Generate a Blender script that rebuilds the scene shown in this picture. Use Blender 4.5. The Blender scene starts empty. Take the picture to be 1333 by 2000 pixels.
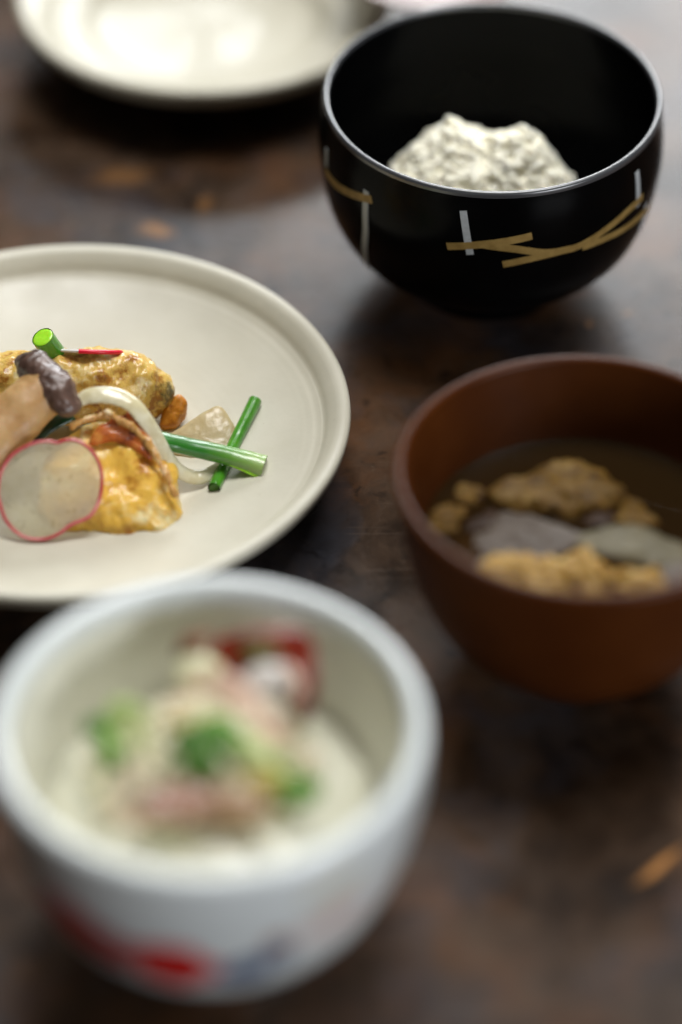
import bpy, math, random
import numpy as np
from mathutils import Vector, Matrix, noise

rnd = random.Random(7)
S = bpy.context.scene
COL = S.collection

# ------------------------------------------------------------------ camera
cd = bpy.data.cameras.new('camera')
cam = bpy.data.objects.new('camera', cd)
COL.objects.link(cam)
cam.location = (0, 0, 0.678)
cam.rotation_euler = (math.radians(90 - 40.7), 0, 0)
cd.sensor_fit = 'VERTICAL'
cd.sensor_height = 36.0
cd.sensor_width = 24.0
cd.lens = 108.0
cd.clip_start = 0.01
cd.clip_end = 50
cd.dof.use_dof = True
cd.dof.focus_distance = 1.045
cd.dof.aperture_fstop = 2.1
S.camera = cam

# ------------------------------------------------------------------ world, lamps, exposure
W = bpy.data.worlds.new('World')
S.world = W
W.use_nodes = True
W.node_tree.nodes['Background'].inputs[0].default_value = (1.0, 0.95, 0.88, 1)
W.node_tree.nodes['Background'].inputs[1].default_value = 0.018


def area(name, loc, target, sx, sy, power, col):
    l = bpy.data.lights.new(name, 'AREA')
    l.shape = 'RECTANGLE'
    l.size, l.size_y, l.energy, l.color = sx, sy, power, col
    o = bpy.data.objects.new(name, l)
    COL.objects.link(o)
    o.location = loc
    d = Vector(target) - Vector(loc)
    o.rotation_euler = d.to_track_quat('-Z', 'Y').to_euler()
    return o


area('window_light', (0.45, 2.80, 0.96), (0, 0.82, 0.03), 1.25, 0.80, 47, (0.95, 0.98, 1.0))
area('side_fill_light', (1.45, -0.85, 0.50), (0, 0.7, 0.05), 1.0, 0.6, 29, (0.92, 0.95, 1.0))  # fill lamp added at front right to brighten the near bowl, no window there
area('overhead_fill_light', (0.25, 1.45, 2.3), (0, 0.8, 0.03), 1.5, 0.8, 58, (0.98, 0.98, 0.98))  # soft fill lamp added overhead, mainly to brighten the rice
area('ceiling_bounce', (0.1, 0.75, 2.1), (0.05, 0.75, 0), 1.6, 1.2, 5, (1.0, 0.97, 0.9))

S.view_settings.view_transform = 'Standard'
S.view_settings.look = 'None'
S.view_settings.exposure = -0.06
S.view_settings.gamma = 1.0
S.render.engine = 'CYCLES'
S.cycles.use_denoising = True
S.cycles.max_bounces = 8


# ------------------------------------------------------------------ material helpers
class Mat:
    def __init__(self, name):
        self.m = bpy.data.materials.new(name)
        self.m.use_nodes = True
        self.t = self.m.node_tree
        self.b = self.t.nodes['Principled BSDF']
        self.out = self.t.nodes['Material Output']
        self._co = None

    def n(self, typ, **kw):
        x = self.t.nodes.new(typ)
        for k, v in kw.items():
            setattr(x, k, v)
        return x

    def link(self, a, b):
        self.t.links.new(a, b)

    def co(self):
        if self._co is None:
            self._co = self.n('ShaderNodeTexCoord').outputs['Object']
        return self._co

    def noise(self, scale, detail=4, rough=0.55, vec=None, dist=0.0):
        x = self.n('ShaderNodeTexNoise')
        x.inputs['Scale'].default_value = scale
        x.inputs['Detail'].default_value = detail
        x.inputs['Roughness'].default_value = rough
        x.inputs['Distortion'].default_value = dist
        self.link(vec or self.co(), x.inputs['Vector'])
        return x.outputs['Fac']

    def mapping(self, loc=(0, 0, 0), rot=(0, 0, 0), scale=(1, 1, 1), vec=None):
        x = self.n('ShaderNodeMapping')
        x.inputs['Location'].default_value = loc
        x.inputs['Rotation'].default_value = rot
        x.inputs['Scale'].default_value = scale
        self.link(vec or self.co(), x.inputs['Vector'])
        return x.outputs[0]

    def ramp(self, fac, stops, interp='LINEAR'):
        x = self.n('ShaderNodeValToRGB')
        cr = x.color_ramp
        cr.interpolation = interp
        while len(cr.elements) < len(stops):
            cr.elements.new(0.5)
        for e, (p, c) in zip(cr.elements, stops):
            e.position = p
            e.color = tuple(c) + (1,) if len(c) == 3 else c
        self.link(fac, x.inputs[0])
        return x.outputs[0]

    def mix(self, fac, a, b):
        x = self.n('ShaderNodeMix', data_type='RGBA')
        if isinstance(fac, (int, float)):
            x.inputs[0].default_value = fac
        else:
            self.link(fac, x.inputs[0])
        for s, v in ((x.inputs[6], a), (x.inputs[7], b)):
            if isinstance(v, tuple):
                s.default_value = v + (1,)
            else:
                self.link(v, s)
        return x.outputs[2]

    def math(self, op, a, b=None, clamp=False):
        x = self.n('ShaderNodeMath', operation=op, use_clamp=clamp)
        for s, v in zip(x.inputs, (a, b)):
            if v is None:
                continue
            if isinstance(v, (int, float)):
                s.default_value = v
            else:
                self.link(v, s)
        return x.outputs[0]

    def bump(self, h, dist=0.0005, strength=1.0):
        x = self.n('ShaderNodeBump')
        x.inputs['Distance'].default_value = dist
        x.inputs['Strength'].default_value = strength
        self.link(h, x.inputs['Height'])
        self.link(x.outputs[0], self.b.inputs['Normal'])
        return x.outputs[0]

    def set(self, **kw):
        names = dict(col='Base Color', rough='Roughness', spec='Specular IOR Level', metal='Metallic', coat='Coat Weight',
                     coat_rough='Coat Roughness', sss='Subsurface Weight', sss_scale='Subsurface Scale', trans='Transmission Weight',
                     ior='IOR', alpha='Alpha')
        for k, v in kw.items():
            s = self.b.inputs[names[k]]
            if isinstance(v, tuple):
                s.default_value = v + (1,) if len(v) == 3 else v
            elif isinstance(v, (int, float)):
                s.default_value = v
            else:
                self.link(v, s)
        return self

    def radius(self, r):
        self.b.inputs['Subsurface Radius'].default_value = r
        return self


def simple(name, col, col2=None, scale=300.0, rough=0.4, bump=0.0, bscale=None, **kw):
    m = Mat(name)
    if col2 is not None:
        c = m.ramp(m.noise(scale, 5), [(0.35, col), (0.65, col2)])
        m.set(col=c)
    else:
        m.set(col=col)
    m.set(rough=rough, **kw)
    if bump:
        m.bump(m.noise(bscale or scale * 2, 4), bump)
    return m


# ---- tabletop: old dark lacquered wood, worn through in places
T = Mat('old_dark_wood')
co = T.co()
warp = T.n('ShaderNodeTexNoise')
warp.inputs['Scale'].default_value = 28
warp.inputs['Detail'].default_value = 5
T.link(co, warp.inputs['Vector'])
vs = T.n('ShaderNodeVectorMath', operation='SUBTRACT')
T.link(warp.outputs['Color'], vs.inputs[0])
vs.inputs[1].default_value = (0.5, 0.5, 0.5)
vsc = T.n('ShaderNodeVectorMath', operation='SCALE')
T.link(vs.outputs[0], vsc.inputs[0])
vsc.inputs['Scale'].default_value = 0.03
va = T.n('ShaderNodeVectorMath', operation='ADD')
T.link(co, va.inputs[0])
T.link(vsc.outputs[0], va.inputs[1])
wco = va.outputs[0]
big = T.noise(11, 6, 0.6, wco)
base = T.ramp(big, [(0.34, (0.005, 0.003, 0.002)), (0.46, (0.020, 0.011, 0.006)), (0.56, (0.052, 0.029, 0.016)), (0.68, (0.095, 0.055, 0.033))])
rust = T.ramp(T.noise(17, 6, 0.62, T.mapping((3.1, 1.7, 0.2), vec=wco)), [(0.48, (0, 0, 0)), (0.66, (1, 1, 1))])
base = T.mix(T.math('MULTIPLY', rust, 0.75), base, (0.14, 0.058, 0.022))
mot = T.ramp(T.noise(46, 5, 0.65, T.mapping((2.3, 9.1, 0.4), scale=(1, 0.6, 1), vec=wco)), [(0.42, (0, 0, 0)), (0.66, (1, 1, 1))])
base = T.mix(T.math('MULTIPLY', mot, 0.45), base, (0.11, 0.070, 0.046))
bluish = T.ramp(T.noise(23, 5, 0.6, T.mapping((7.7, 4.2, 0.9), vec=wco)), [(0.5, (0, 0, 0)), (0.7, (1, 1, 1))])
base = T.mix(T.math('MULTIPLY', bluish, 0.6), base, (0.045, 0.046, 0.056))
specks = T.ramp(T.noise(210, 4, 0.7), [(0.66, (0, 0, 0)), (0.74, (1, 1, 1))])
base = T.mix(T.math('MULTIPLY', specks, 0.35), base, (0.17, 0.12, 0.085))
# worn spots where the bare orange wood shows, each with its own place and shape
for (x, y, ang, a, b, amt) in ((0.0945, 0.6265, 45, 0.0125, 0.0022, 1.0), (-0.0665, 0.953, -35, 0.010, 0.0055, 0.55), (-0.085, 0.988, 20, 0.016, 0.007, 0.28),
                               (-0.05, 0.972, 60, 0.008, 0.004, 0.3), (0.105, 0.9, 15, 0.004, 0.0022, 0.35), (0.09, 0.893, 70, 0.003, 0.0015, 0.7),
                               (0.073, 0.905, 30, 0.0022, 0.0012, 0.7)):
    mp = T.n('ShaderNodeMapping', vector_type='TEXTURE')
    mp.inputs['Location'].default_value = (x, y, 0)
    mp.inputs['Rotation'].default_value = (0, 0, math.radians(ang))
    mp.inputs['Scale'].default_value = (a, b, 1)
    w2 = T.n('ShaderNodeVectorMath', operation='SCALE')
    T.link(vs.outputs[0], w2.inputs[0])
    w2.inputs['Scale'].default_value = min(0.03, b * 5.0)
    w3 = T.n('ShaderNodeVectorMath', operation='ADD')
    T.link(co, w3.inputs[0])
    T.link(w2.outputs[0], w3.inputs[1])
    T.link(w3.outputs[0], mp.inputs['Vector'])
    ln = T.n('ShaderNodeVectorMath', operation='LENGTH')
    T.link(mp.outputs[0], ln.inputs[0])
    msk = T.ramp(ln.outputs['Value'], [(0.35, (1, 1, 1)), (1.25, (0, 0, 0))])
    base = T.mix(T.math('MULTIPLY', msk, amt), base, (0.42, 0.19, 0.055))
scr = T.ramp(T.noise(420, 3, 0.6, T.mapping(rot=(0, 0, math.radians(24)), scale=(0.05, 1, 1))), [(0.60, (0, 0, 0)), (0.70, (1, 1, 1))])
base = T.mix(T.math('MULTIPLY', scr, 0.30), base, (0.14, 0.10, 0.075))
dents = T.ramp(T.noise(95, 4, 0.6, wco), [(0.30, (1, 1, 1)), (0.40, (0, 0, 0))])
base = T.mix(T.math('MULTIPLY', dents, 0.7), base, (0.006, 0.004, 0.003))
T.set(col=base, spec=0.19)
rn = T.noise(14, 5, 0.65, T.mapping((1.3, 8.8, 2.0), vec=wco))
T.set(rough=T.ramp(rn, [(0.3, (0.20, 0.20, 0.20)), (0.7, (0.34, 0.34, 0.34))]))
T.bump(T.math('ADD', T.noise(60, 4, 0.5, T.mapping(scale=(1, 0.35, 1))), T.math('MULTIPLY', T.noise(500, 3), 0.12)), 0.0005, 0.35)

# ---- ceramics and lacquer
CREAM = Mat('cream_stoneware')
c1 = CREAM.ramp(CREAM.noise(35, 6), [(0.3, (0.56, 0.53, 0.425)), (0.7, (0.63, 0.60, 0.49))])
spk = CREAM.ramp(CREAM.noise(650, 3), [(0.68, (0, 0, 0)), (0.76, (1, 1, 1))])
CREAM.set(col=CREAM.mix(CREAM.math('MULTIPLY', spk, 0.4), c1, (0.36, 0.30, 0.2)), rough=CREAM.ramp(CREAM.noise(50, 4), [(0.3, (0.30,) * 3), (0.7, (0.46,) * 3)]), spec=0.5)
CREAM.bump(CREAM.noise(120, 4), 0.0003, 0.5)

GLAZE = Mat('glossy_cream_glaze')
GLAZE.set(col=GLAZE.ramp(GLAZE.noise(30, 5), [(0.3, (0.47, 0.44, 0.34)), (0.7, (0.54, 0.51, 0.41))]), rough=0.5, spec=0.2, coat=0.25, coat_rough=0.12)
GLAZE.bump(GLAZE.noise(28, 3), 0.0035, 0.6)

WHITE = Mat('white_porcelain')
WHITE.set(col=WHITE.ramp(WHITE.noise(40, 4), [(0.3, (0.66, 0.70, 0.69)), (0.7, (0.71, 0.75, 0.745))]), rough=0.25, coat=0.5, coat_rough=0.12)
LINING = Mat('cream_inner_glaze')
LINING.set(col=LINING.ramp(LINING.noise(40, 4), [(0.3, (0.80, 0.79, 0.68)), (0.7, (0.85, 0.84, 0.73))]), rough=0.3, coat=0.4, coat_rough=0.15)

BLACK = Mat('black_lacquer')
BLACK.set(col=BLACK.ramp(BLACK.noise(60, 4), [(0.3, (0.0012, 0.0013, 0.0014)), (0.7, (0.0018, 0.0019, 0.002))]), rough=BLACK.ramp(BLACK.noise(90, 4), [(0.3, (0.20,) * 3), (0.7, (0.25,) * 3)]), spec=0.06)
RIM = simple('grey_sheen_lacquer_rim', (0.05, 0.052, 0.056), (0.06, 0.062, 0.066), 60, 0.25, spec=1.0)  # window sheen along the black lip, put into a lighter grey base colour
BROWN = Mat('red_brown_lacquer')
BROWN.set(col=BROWN.ramp(BROWN.noise(50, 5), [(0.3, (0.054, 0.0135, 0.0024)), (0.7, (0.072, 0.0195, 0.0036))]), rough=BROWN.ramp(BROWN.noise(90, 4), [(0.3, (0.32,) * 3), (0.7, (0.40,) * 3)]), spec=0.15)
PINK = simple('pale_pink_glaze', (0.26, 0.18, 0.165), (0.32, 0.23, 0.21), 60, 0.3, coat=0.4)
GOLD = simple('gold_lacquer_print', (0.27, 0.17, 0.045), (0.38, 0.25, 0.075), 260, 0.5, metal=0.25)
SILVER = simple('silver_lacquer_print', (0.42, 0.45, 0.46), (0.50, 0.53, 0.54), 900, 0.5, metal=0.2)
RED_P = simple('red_overglaze', (0.52, 0.008, 0.008), (0.64, 0.014, 0.012), 150, 0.3, coat=0.4)
DRED_P = simple('dark_red_overglaze', (0.36, 0.012, 0.010), (0.48, 0.02, 0.015), 150, 0.3, coat=0.4)
BLUE_P = simple('blue_underglaze', (0.025, 0.055, 0.15), (0.06, 0.11, 0.22), 150, 0.3, coat=0.4)
PEACH_P = simple('peach_overglaze', (0.62, 0.47, 0.42), (0.70, 0.60, 0.56), 150, 0.3, coat=0.4)
OCHRE_P = simple('ochre_overglaze', (0.60, 0.55, 0.38), (0.68, 0.65, 0.52), 150, 0.3, coat=0.4)

# ---- food
def batter(name, dark, mid, pale, scale=140, off=0.0):
    m = Mat(name)
    v = m.mapping((off, off * 2, off * 3))
    c = m.ramp(m.noise(scale, 6, 0.6, v), [(0.36, dark), (0.46, mid), (0.54, mid), (0.66, pale)])
    d = m.ramp(m.noise(scale * 2.6, 4, 0.6, v), [(0.60, (0, 0, 0)), (0.72, (1, 1, 1))])
    c = m.mix(m.math('MULTIPLY', d, 0.45), c, dark)
    m.set(col=c, rough=0.6, coat=0.5, coat_rough=0.12, spec=0.2, sss=0.3, sss_scale=0.004).radius((1.0, 0.5, 0.15))
    h = m.math('ADD', m.noise(380, 4, 0.6, v), m.math('MULTIPLY', m.noise(1300, 3, 0.6, v), 0.5))
    m.bump(h, 0.0011, 0.38)
    return m


BATTER = batter('golden_batter', (0.36, 0.15, 0.018), (0.66, 0.43, 0.10), (0.82, 0.68, 0.36))
BATTER2 = batter('amber_batter', (0.44, 0.16, 0.012), (0.78, 0.47, 0.075), (0.85, 0.72, 0.40), 75, 0.3)
CRISP = batter('crisp_orange_skin', (0.16, 0.03, 0.006), (0.46, 0.11, 0.014), (0.60, 0.25, 0.05), 170, 0.7)
CRUST = batter('browned_crust', (0.10, 0.045, 0.015), (0.54, 0.29, 0.08), (0.82, 0.66, 0.40), 140, 1.3)
# a dark olive stain of fish skin showing at the right end of the far piece
_mp = BATTER.n('ShaderNodeMapping', vector_type='TEXTURE')
_mp.inputs['Location'].default_value = (0.0372, 0.0125, 0.0230)
_mp.inputs['Scale'].default_value = (0.0062, 0.006, 0.0085)
BATTER.link(BATTER.co(), _mp.inputs['Vector'])
_ln = BATTER.n('ShaderNodeVectorMath', operation='LENGTH')
BATTER.link(_mp.outputs[0], _ln.inputs[0])
_k = BATTER.math('ADD', _ln.outputs['Value'], BATTER.math('MULTIPLY', BATTER.noise(420, 4), 1.3))
_src = BATTER.b.inputs['Base Color'].links[0].from_socket
BATTER.set(col=BATTER.mix(BATTER.ramp(BATTER.math('MULTIPLY', _k, 0.5), [(0.55, (0.85,) * 3), (0.78, (0, 0, 0))]), _src, (0.05, 0.042, 0.018)))
SAUCED = batter('sauced_amber', (0.30, 0.09, 0.006), (0.52, 0.20, 0.015), (0.60, 0.32, 0.05), 120, 3.3)
STEM = Mat('mushroom_stem')
STEM.set(col=STEM.ramp(STEM.noise(60, 5, 0.6, STEM.mapping(scale=(1, 1, 1))), [(0.3, (0.34, 0.16, 0.045)), (0.7, (0.60, 0.38, 0.16))]), rough=0.5, coat=0.12, coat_rough=0.2, sss=0.25, sss_scale=0.004)
STEM.bump(STEM.noise(260, 4), 0.0005, 0.6)
CAP = simple('mushroom_cap', (0.05, 0.026, 0.018), (0.15, 0.085, 0.062), 160, 0.4, 0.0007, 200, coat=0.4, coat_rough=0.25)


def see_through(name, col, col2, amount, scale=220, rough=0.2, spots=None, glow=0.5):
    m = Mat(name)
    c = m.ramp(m.noise(scale, 5), [(0.35, col), (0.65, col2)])
    if spots:
        c = m.mix(m.ramp(m.noise(420, 2), [(0.60, (0, 0, 0)), (0.68, (1, 1, 1))]), c, spots)
    m.set(col=c, rough=rough, coat=0.6, coat_rough=0.12, sss=0.0)
    m.bump(m.noise(330, 3), 0.0006, 0.5)
    tr = m.n('ShaderNodeBsdfTransparent')
    tr.inputs[0].default_value = (0.97, 0.96, 0.89, 1)
    mx = m.n('ShaderNodeMixShader')
    mx.inputs[0].default_value = amount
    tl = m.n('ShaderNodeBsdfTranslucent')
    m.link(c, tl.inputs[0])
    m2 = m.n('ShaderNodeMixShader')
    m2.inputs[0].default_value = glow
    m.link(m.b.outputs[0], m2.inputs[1])
    m.link(tl.outputs[0], m2.inputs[2])
    m.link(m2.outputs[0], mx.inputs[1])
    m.link(tr.outputs[0], mx.inputs[2])
    m.link(mx.outputs[0], m.out.inputs['Surface'])
    return m


RADISH = see_through('radish_flesh', (0.88, 0.85, 0.68), (0.94, 0.92, 0.80), 0.55, 300, spots=(0.66, 0.65, 0.50))
RIND = simple('radish_rind', (0.48, 0.015, 0.045), (0.74, 0.22, 0.22), 110, 0.25, coat=0.6, coat_rough=0.12)
RIND_HOT = simple('bright_radish_rind', (0.70, 0.008, 0.03), (0.76, 0.012, 0.045), 200, 0.3)
RADISH_W = simple('white_radish_flesh', (0.74, 0.70, 0.64), (0.80, 0.76, 0.72), 200, 0.2, coat=0.8, coat_rough=0.12)
ONION = see_through('cooked_onion', (0.74, 0.66, 0.40), (0.88, 0.83, 0.62), 0.0, 180, glow=0.2)
PETAL = see_through('glazed_onion_petal', (0.74, 0.62, 0.38), (0.82, 0.72, 0.48), 0.12, 260)
GREEN = simple('scallion_green', (0.045, 0.22, 0.010), (0.08, 0.31, 0.018), 240, 0.28, 0.0002, 700, coat=0.6, coat_rough=0.12, sss=0.15, sss_scale=0.002)
GREEN2 = Mat('scallion_green_to_pale')
g = GREEN2.n('ShaderNodeSeparateXYZ')
GREEN2.link(GREEN2.co(), g.inputs[0])
gx = GREEN2.math('ADD', g.outputs[0], GREEN2.math('MULTIPLY', GREEN2.noise(250, 3), 0.004))
GREEN2.set(col=GREEN2.ramp(GREEN2.math('MULTIPLY', gx, 12.5), [(0.62, (0.030, 0.19, 0.018)), (0.74, (0.13, 0.33, 0.045)), (0.86, (0.34, 0.50, 0.15))]), rough=0.3, coat=0.5, coat_rough=0.14, sss=0.15, sss_scale=0.002)
LIME = simple('scallion_cut_face', (0.36, 0.80, 0.02), (0.46, 0.88, 0.05), 500, 0.35, coat=0.4, sss=0.3, sss_scale=0.003)
DGREEN = simple('dark_leek_green', (0.006, 0.03, 0.012), (0.012, 0.06, 0.02), 200, 0.3, coat=0.4)
RICE = simple('cooked_rice', (0.93, 0.90, 0.75), (0.95, 0.93, 0.82), 200, 0.5, spec=0.3, sss=0.9, sss_scale=0.0025)
RICE.b.subsurface_method = 'BURLEY'
RICE.radius((1.0, 0.92, 0.75))
_rt = RICE.n('ShaderNodeBsdfTranslucent')
_rt.inputs[0].default_value = (0.92, 0.89, 0.76, 1)
_rm = RICE.n('ShaderNodeMixShader')
_rm.inputs[0].default_value = 0.06
RICE.link(RICE.b.outputs[0], _rm.inputs[1])
RICE.link(_rt.outputs[0], _rm.inputs[2])
RICE.link(_rm.outputs[0], RICE.out.inputs['Surface'])
BROTH = Mat('dark_clear_broth')
_tr = BROTH.n('ShaderNodeBsdfTransparent')
BROTH.link(BROTH.ramp(BROTH.noise(50, 5), [(0.35, (0.42, 0.23, 0.08)), (0.65, (0.56, 0.36, 0.15))]), _tr.inputs[0])
_gl = BROTH.n('ShaderNodeBsdfGlossy')
_gl.inputs['Roughness'].default_value = 0.06
_df = BROTH.n('ShaderNodeBsdfDiffuse')
_df.inputs[0].default_value = (0.055, 0.030, 0.010, 1)
_fr = BROTH.n('ShaderNodeFresnel')
_fr.inputs['IOR'].default_value = 1.33
_m1 = BROTH.n('ShaderNodeMixShader')
_m1.inputs[0].default_value = 0.35
BROTH.link(_tr.outputs[0], _m1.inputs[1])
BROTH.link(_df.outputs[0], _m1.inputs[2])
_m2 = BROTH.n('ShaderNodeMixShader')
BROTH.link(_fr.outputs[0], _m2.inputs[0])
BROTH.link(_m1.outputs[0], _m2.inputs[1])
BROTH.link(_gl.outputs[0], _m2.inputs[2])
BROTH.link(_m2.outputs[0], BROTH.out.inputs['Surface'])
TOFU = batter('fried_tofu', (0.06, 0.028, 0.004), (0.15, 0.08, 0.012), (0.27, 0.17, 0.05), 120, 4.1)
TOFU_P = batter('pale_fried_tofu', (0.16, 0.08, 0.012), (0.38, 0.23, 0.06), (0.62, 0.46, 0.2), 60, 5.1)
LILAC = see_through('simmered_onion', (0.20, 0.16, 0.13), (0.28, 0.23, 0.19), 0.35, 90, 0.4, glow=0.3)
GREYGREEN = see_through('simmered_leek', (0.24, 0.21, 0.13), (0.34, 0.30, 0.19), 0.3, 90, 0.4, glow=0.3)
for q in (LILAC, GREYGREEN):
    q.set(coat=0.1, spec=0.25)
DARKMUSH = simple('dark_simmered_mushroom', (0.022, 0.011, 0.006), (0.05, 0.026, 0.014), 120, 0.5, 0.0005, 200, spec=0.2)
for q in (TOFU, TOFU_P):
    q.set(coat=0.0, rough=0.55, spec=0.25)
CREAMY = simple('creamy_mash', (0.62, 0.61, 0.48), (0.70, 0.69, 0.56), 90, 0.45, 0.0012, 160, coat=0.3)
SHRED = Mat('pale_shreds')
SHRED.set(col=SHRED.ramp(SHRED.noise(70, 3), [(0.36, (0.66, 0.72, 0.38)), (0.46, (0.88, 0.82, 0.56)), (0.56, (0.90, 0.84, 0.64)), (0.66, (0.88, 0.64, 0.46))]), rough=0.35, coat=0.3)
HAM = simple('pink_ham', (0.28, 0.12, 0.075), (0.42, 0.24, 0.16), 130, 0.35, 0.0005, 250, coat=0.3)
HAM_P = simple('pale_pink_ham', (0.74, 0.48, 0.36), (0.80, 0.60, 0.48), 130, 0.35, 0.0005, 250, coat=0.3)
TAN = simple('browned_ham', (0.26, 0.13, 0.06), (0.44, 0.28, 0.15), 150, 0.35, 0.0005, 250, coat=0.3)
REDSK = simple('dark_red_skin', (0.16, 0.014, 0.006), (0.26, 0.03, 0.010), 120, 0.3, coat=0.5)
OLIVE = simple('olive_flesh', (0.10, 0.075, 0.02), (0.16, 0.12, 0.035), 140, 0.35)
MUSTARD = simple('mustard_dressing', (0.52, 0.38, 0.06), (0.62, 0.50, 0.14), 150, 0.3, 0.0006, 200, coat=0.5)
HERB = simple('green_herb', (0.08, 0.24, 0.015), (0.15, 0.36, 0.04), 150, 0.4, 0.0003, 300)
HERB_D = simple('dark_green_herb', (0.04, 0.13, 0.006), (0.075, 0.20, 0.015), 150, 0.4, 0.0003, 300)
HERB_L = simple('light_green_sprout', (0.42, 0.55, 0.18), (0.55, 0.66, 0.28), 150, 0.4)
BROWNED = simple('browned_tip', (0.12, 0.035, 0.010), (0.24, 0.08, 0.02), 150, 0.35, coat=0.4)


# ------------------------------------------------------------------ object helpers
def obj(name, verts, faces, mat, parent=None, smooth=True, loc=(0, 0, 0)):
    me = bpy.data.meshes.new(name)
    me.from_pydata([tuple(v) for v in verts], [], faces)
    me.validate()
    if smooth:
        me.polygons.foreach_set('use_smooth', [True] * len(me.polygons))
    me.materials.append(mat.m if isinstance(mat, Mat) else mat)
    o = bpy.data.objects.new(name, me)
    COL.objects.link(o)
    o.location = loc
    if parent:
        o.parent = parent
    return o


def tag(o, label, cat, group=None, kind=None):
    if label:
        o['label'] = label
    if cat:
        o['category'] = cat
    if group:
        o['group'] = group
    if kind:
        o['kind'] = kind
    return o


def thing(name, label, cat, loc, group=None):
    o = bpy.data.objects.new(name, None)
    o.empty_display_size = 0.01
    COL.objects.link(o)
    o.location = loc
    return tag(o, label, cat, group)


def crom(pts, n, closed=False):
    """Catmull-Rom through pts, n samples per span"""
    P = np.array(pts, float)
    k = len(P)
    out = []
    spans = k if closed else k - 1
    for i in range(spans):
        if closed:
            a, b, c, d = P[(i - 1) % k], P[i], P[(i + 1) % k], P[(i + 2) % k]
        else:
            b, c = P[i], P[i + 1]
            a = P[i - 1] if i > 0 else 2 * b - c
            d = P[i + 2] if i + 2 < k else 2 * c - b
        for j in range(n):
            t = j / n
            out.append(0.5 * (2 * b + (c - a) * t + (2 * a - 5 * b + 4 * c - d) * t * t + (3 * b - a - 3 * c + d) * t ** 3))
    if not closed:
        out.append(P[-1])
    return np.array(out)


def lathe(name, prof, mat, parent=None, seg=160, loc=(0, 0, 0), closed=False, wob=0.0):
    vs, fs = [], []
    axis0 = (not closed) and prof[0][0] < 1e-6
    axis1 = (not closed) and prof[-1][0] < 1e-6
    rings = []
    for i, (r, z) in enumerate(prof):
        if r < 1e-6:
            rings.append([len(vs)])
            vs.append((0, 0, z))
        else:
            ring = []
            for s in range(seg):
                a = 2 * math.pi * s / seg
                k = 1 + wob * noise.noise((math.cos(a) * 1.3, math.sin(a) * 1.3, z * 8))
                zz = z + wob * 0.02 * noise.noise((math.cos(a) * 1.1 + 5, math.sin(a) * 1.1, r * 9))
                ring.append(len(vs))
                vs.append((r * k * math.cos(a), r * k * math.sin(a), zz))
            rings.append(ring)
    m = len(rings)
    for i in range(m if closed else m - 1):
        A, B = rings[i], rings[(i + 1) % m]
        for s in range(seg):
            t = (s + 1) % seg
            if len(A) == 1 and len(B) == 1:
                continue
            if len(A) == 1:
                fs.append((A[0], B[t], B[s]))
            elif len(B) == 1:
                fs.append((A[s], A[t], B[0]))
            else:
                fs.append((A[s], A[t], B[t], B[s]))
    return obj(name, vs, fs, mat, parent, loc=loc)


def rlip(ro, ri, z, n=10):
    """rounded lip from outer radius to inner radius, over the top"""
    c, h = (ro + ri) / 2, abs(ro - ri) / 2
    return [(c + h * math.cos(math.pi * k / n), z + h * math.sin(math.pi * k / n)) for k in range(n + 1)]


def basis(u, v):
    u = Vector(u).normalized()
    w = u.cross(Vector(v)).normalized()
    v = w.cross(u)
    return Matrix((u, v, w)).transposed()


def pebble(name, outline, thick, mat, origin=(0, 0, 0), u=(1, 0, 0), v=(0, 1, 0), parent=None, nz=0.001, freq=120, n=96, rings=24, edge=0.5, bend=0.0, seed=0.0, dome=None, smooth_n=8):
    """A rounded slab: outline (mm) in the u-v plane, thickness (mm) along w; noise nz (mm)."""
    O = crom(outline, smooth_n, True) if smooth_n else np.array(outline, float)
    L = np.r_[0, np.cumsum(np.linalg.norm(np.diff(np.vstack([O, O[:1]]), axis=0), axis=1))]
    tt = np.linspace(0, L[-1], n, endpoint=False)
    OX = np.interp(tt, L, np.r_[O[:, 0], O[0, 0]])
    OY = np.interp(tt, L, np.r_[O[:, 1], O[0, 1]])
    cx, cy = OX.mean(), OY.mean()
    B = basis(u, v)
    vs, fs = [], []
    pts = []
    half = rings // 2
    rings = half * 2
    prm = []
    for k in range(rings + 1):
        if k <= half:
            s = math.sin(math.pi / 2 * k / half)
        else:
            s = math.sin(math.pi / 2 * (rings - k) / half)
        zc = math.sqrt(max(0.0, 1 - s ** (2 / edge))) * (1 if k <= half else -1)
        prm.append((s, zc))
        z = thick / 2 * zc
        if k in (0, rings):
            pts.append([(cx, cy, z)])
        else:
            pts.append([(cx + (OX[i] - cx) * s, cy + (OY[i] - cy) * s, z) for i in range(n)])
    idx = []
    for (s, zc), ring in zip(prm, pts):
        row = []
        for (x, y, z) in ring:
            if bend:
                z = z - bend * ((x - cx) ** 2)
            p = Vector((x, y, z))
            q = p * 0.001 * freq + Vector((seed, seed * 1.7, -seed))
            d = Vector((x - cx, y - cy, 0))
            d = d.normalized() if d.length > 1e-6 else Vector((0, 0, 0))
            d = (d * s ** (2 / edge - 1) + Vector((0, 0, zc))).normalized()
            a = noise.noise(q) + 0.5 * noise.noise(q * 2.3) + 0.25 * noise.noise(q * 5.1)
            p = p + d * (a * nz)
            row.append(len(vs))
            vs.append(Vector(origin) * 0.001 + B @ (p * 0.001))
        idx.append(row)
    for k in range(rings):
        A, C = idx[k], idx[k + 1]
        for s in range(n):
            t = (s + 1) % n
            if len(A) == 1:
                fs.append((A[0], C[s], C[t]))
            elif len(C) == 1:
                fs.append((A[t], A[s], C[0]))
            else:
                fs.append((A[t], A[s], C[s], C[t]))
    return obj(name, vs, fs, mat, parent)


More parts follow.
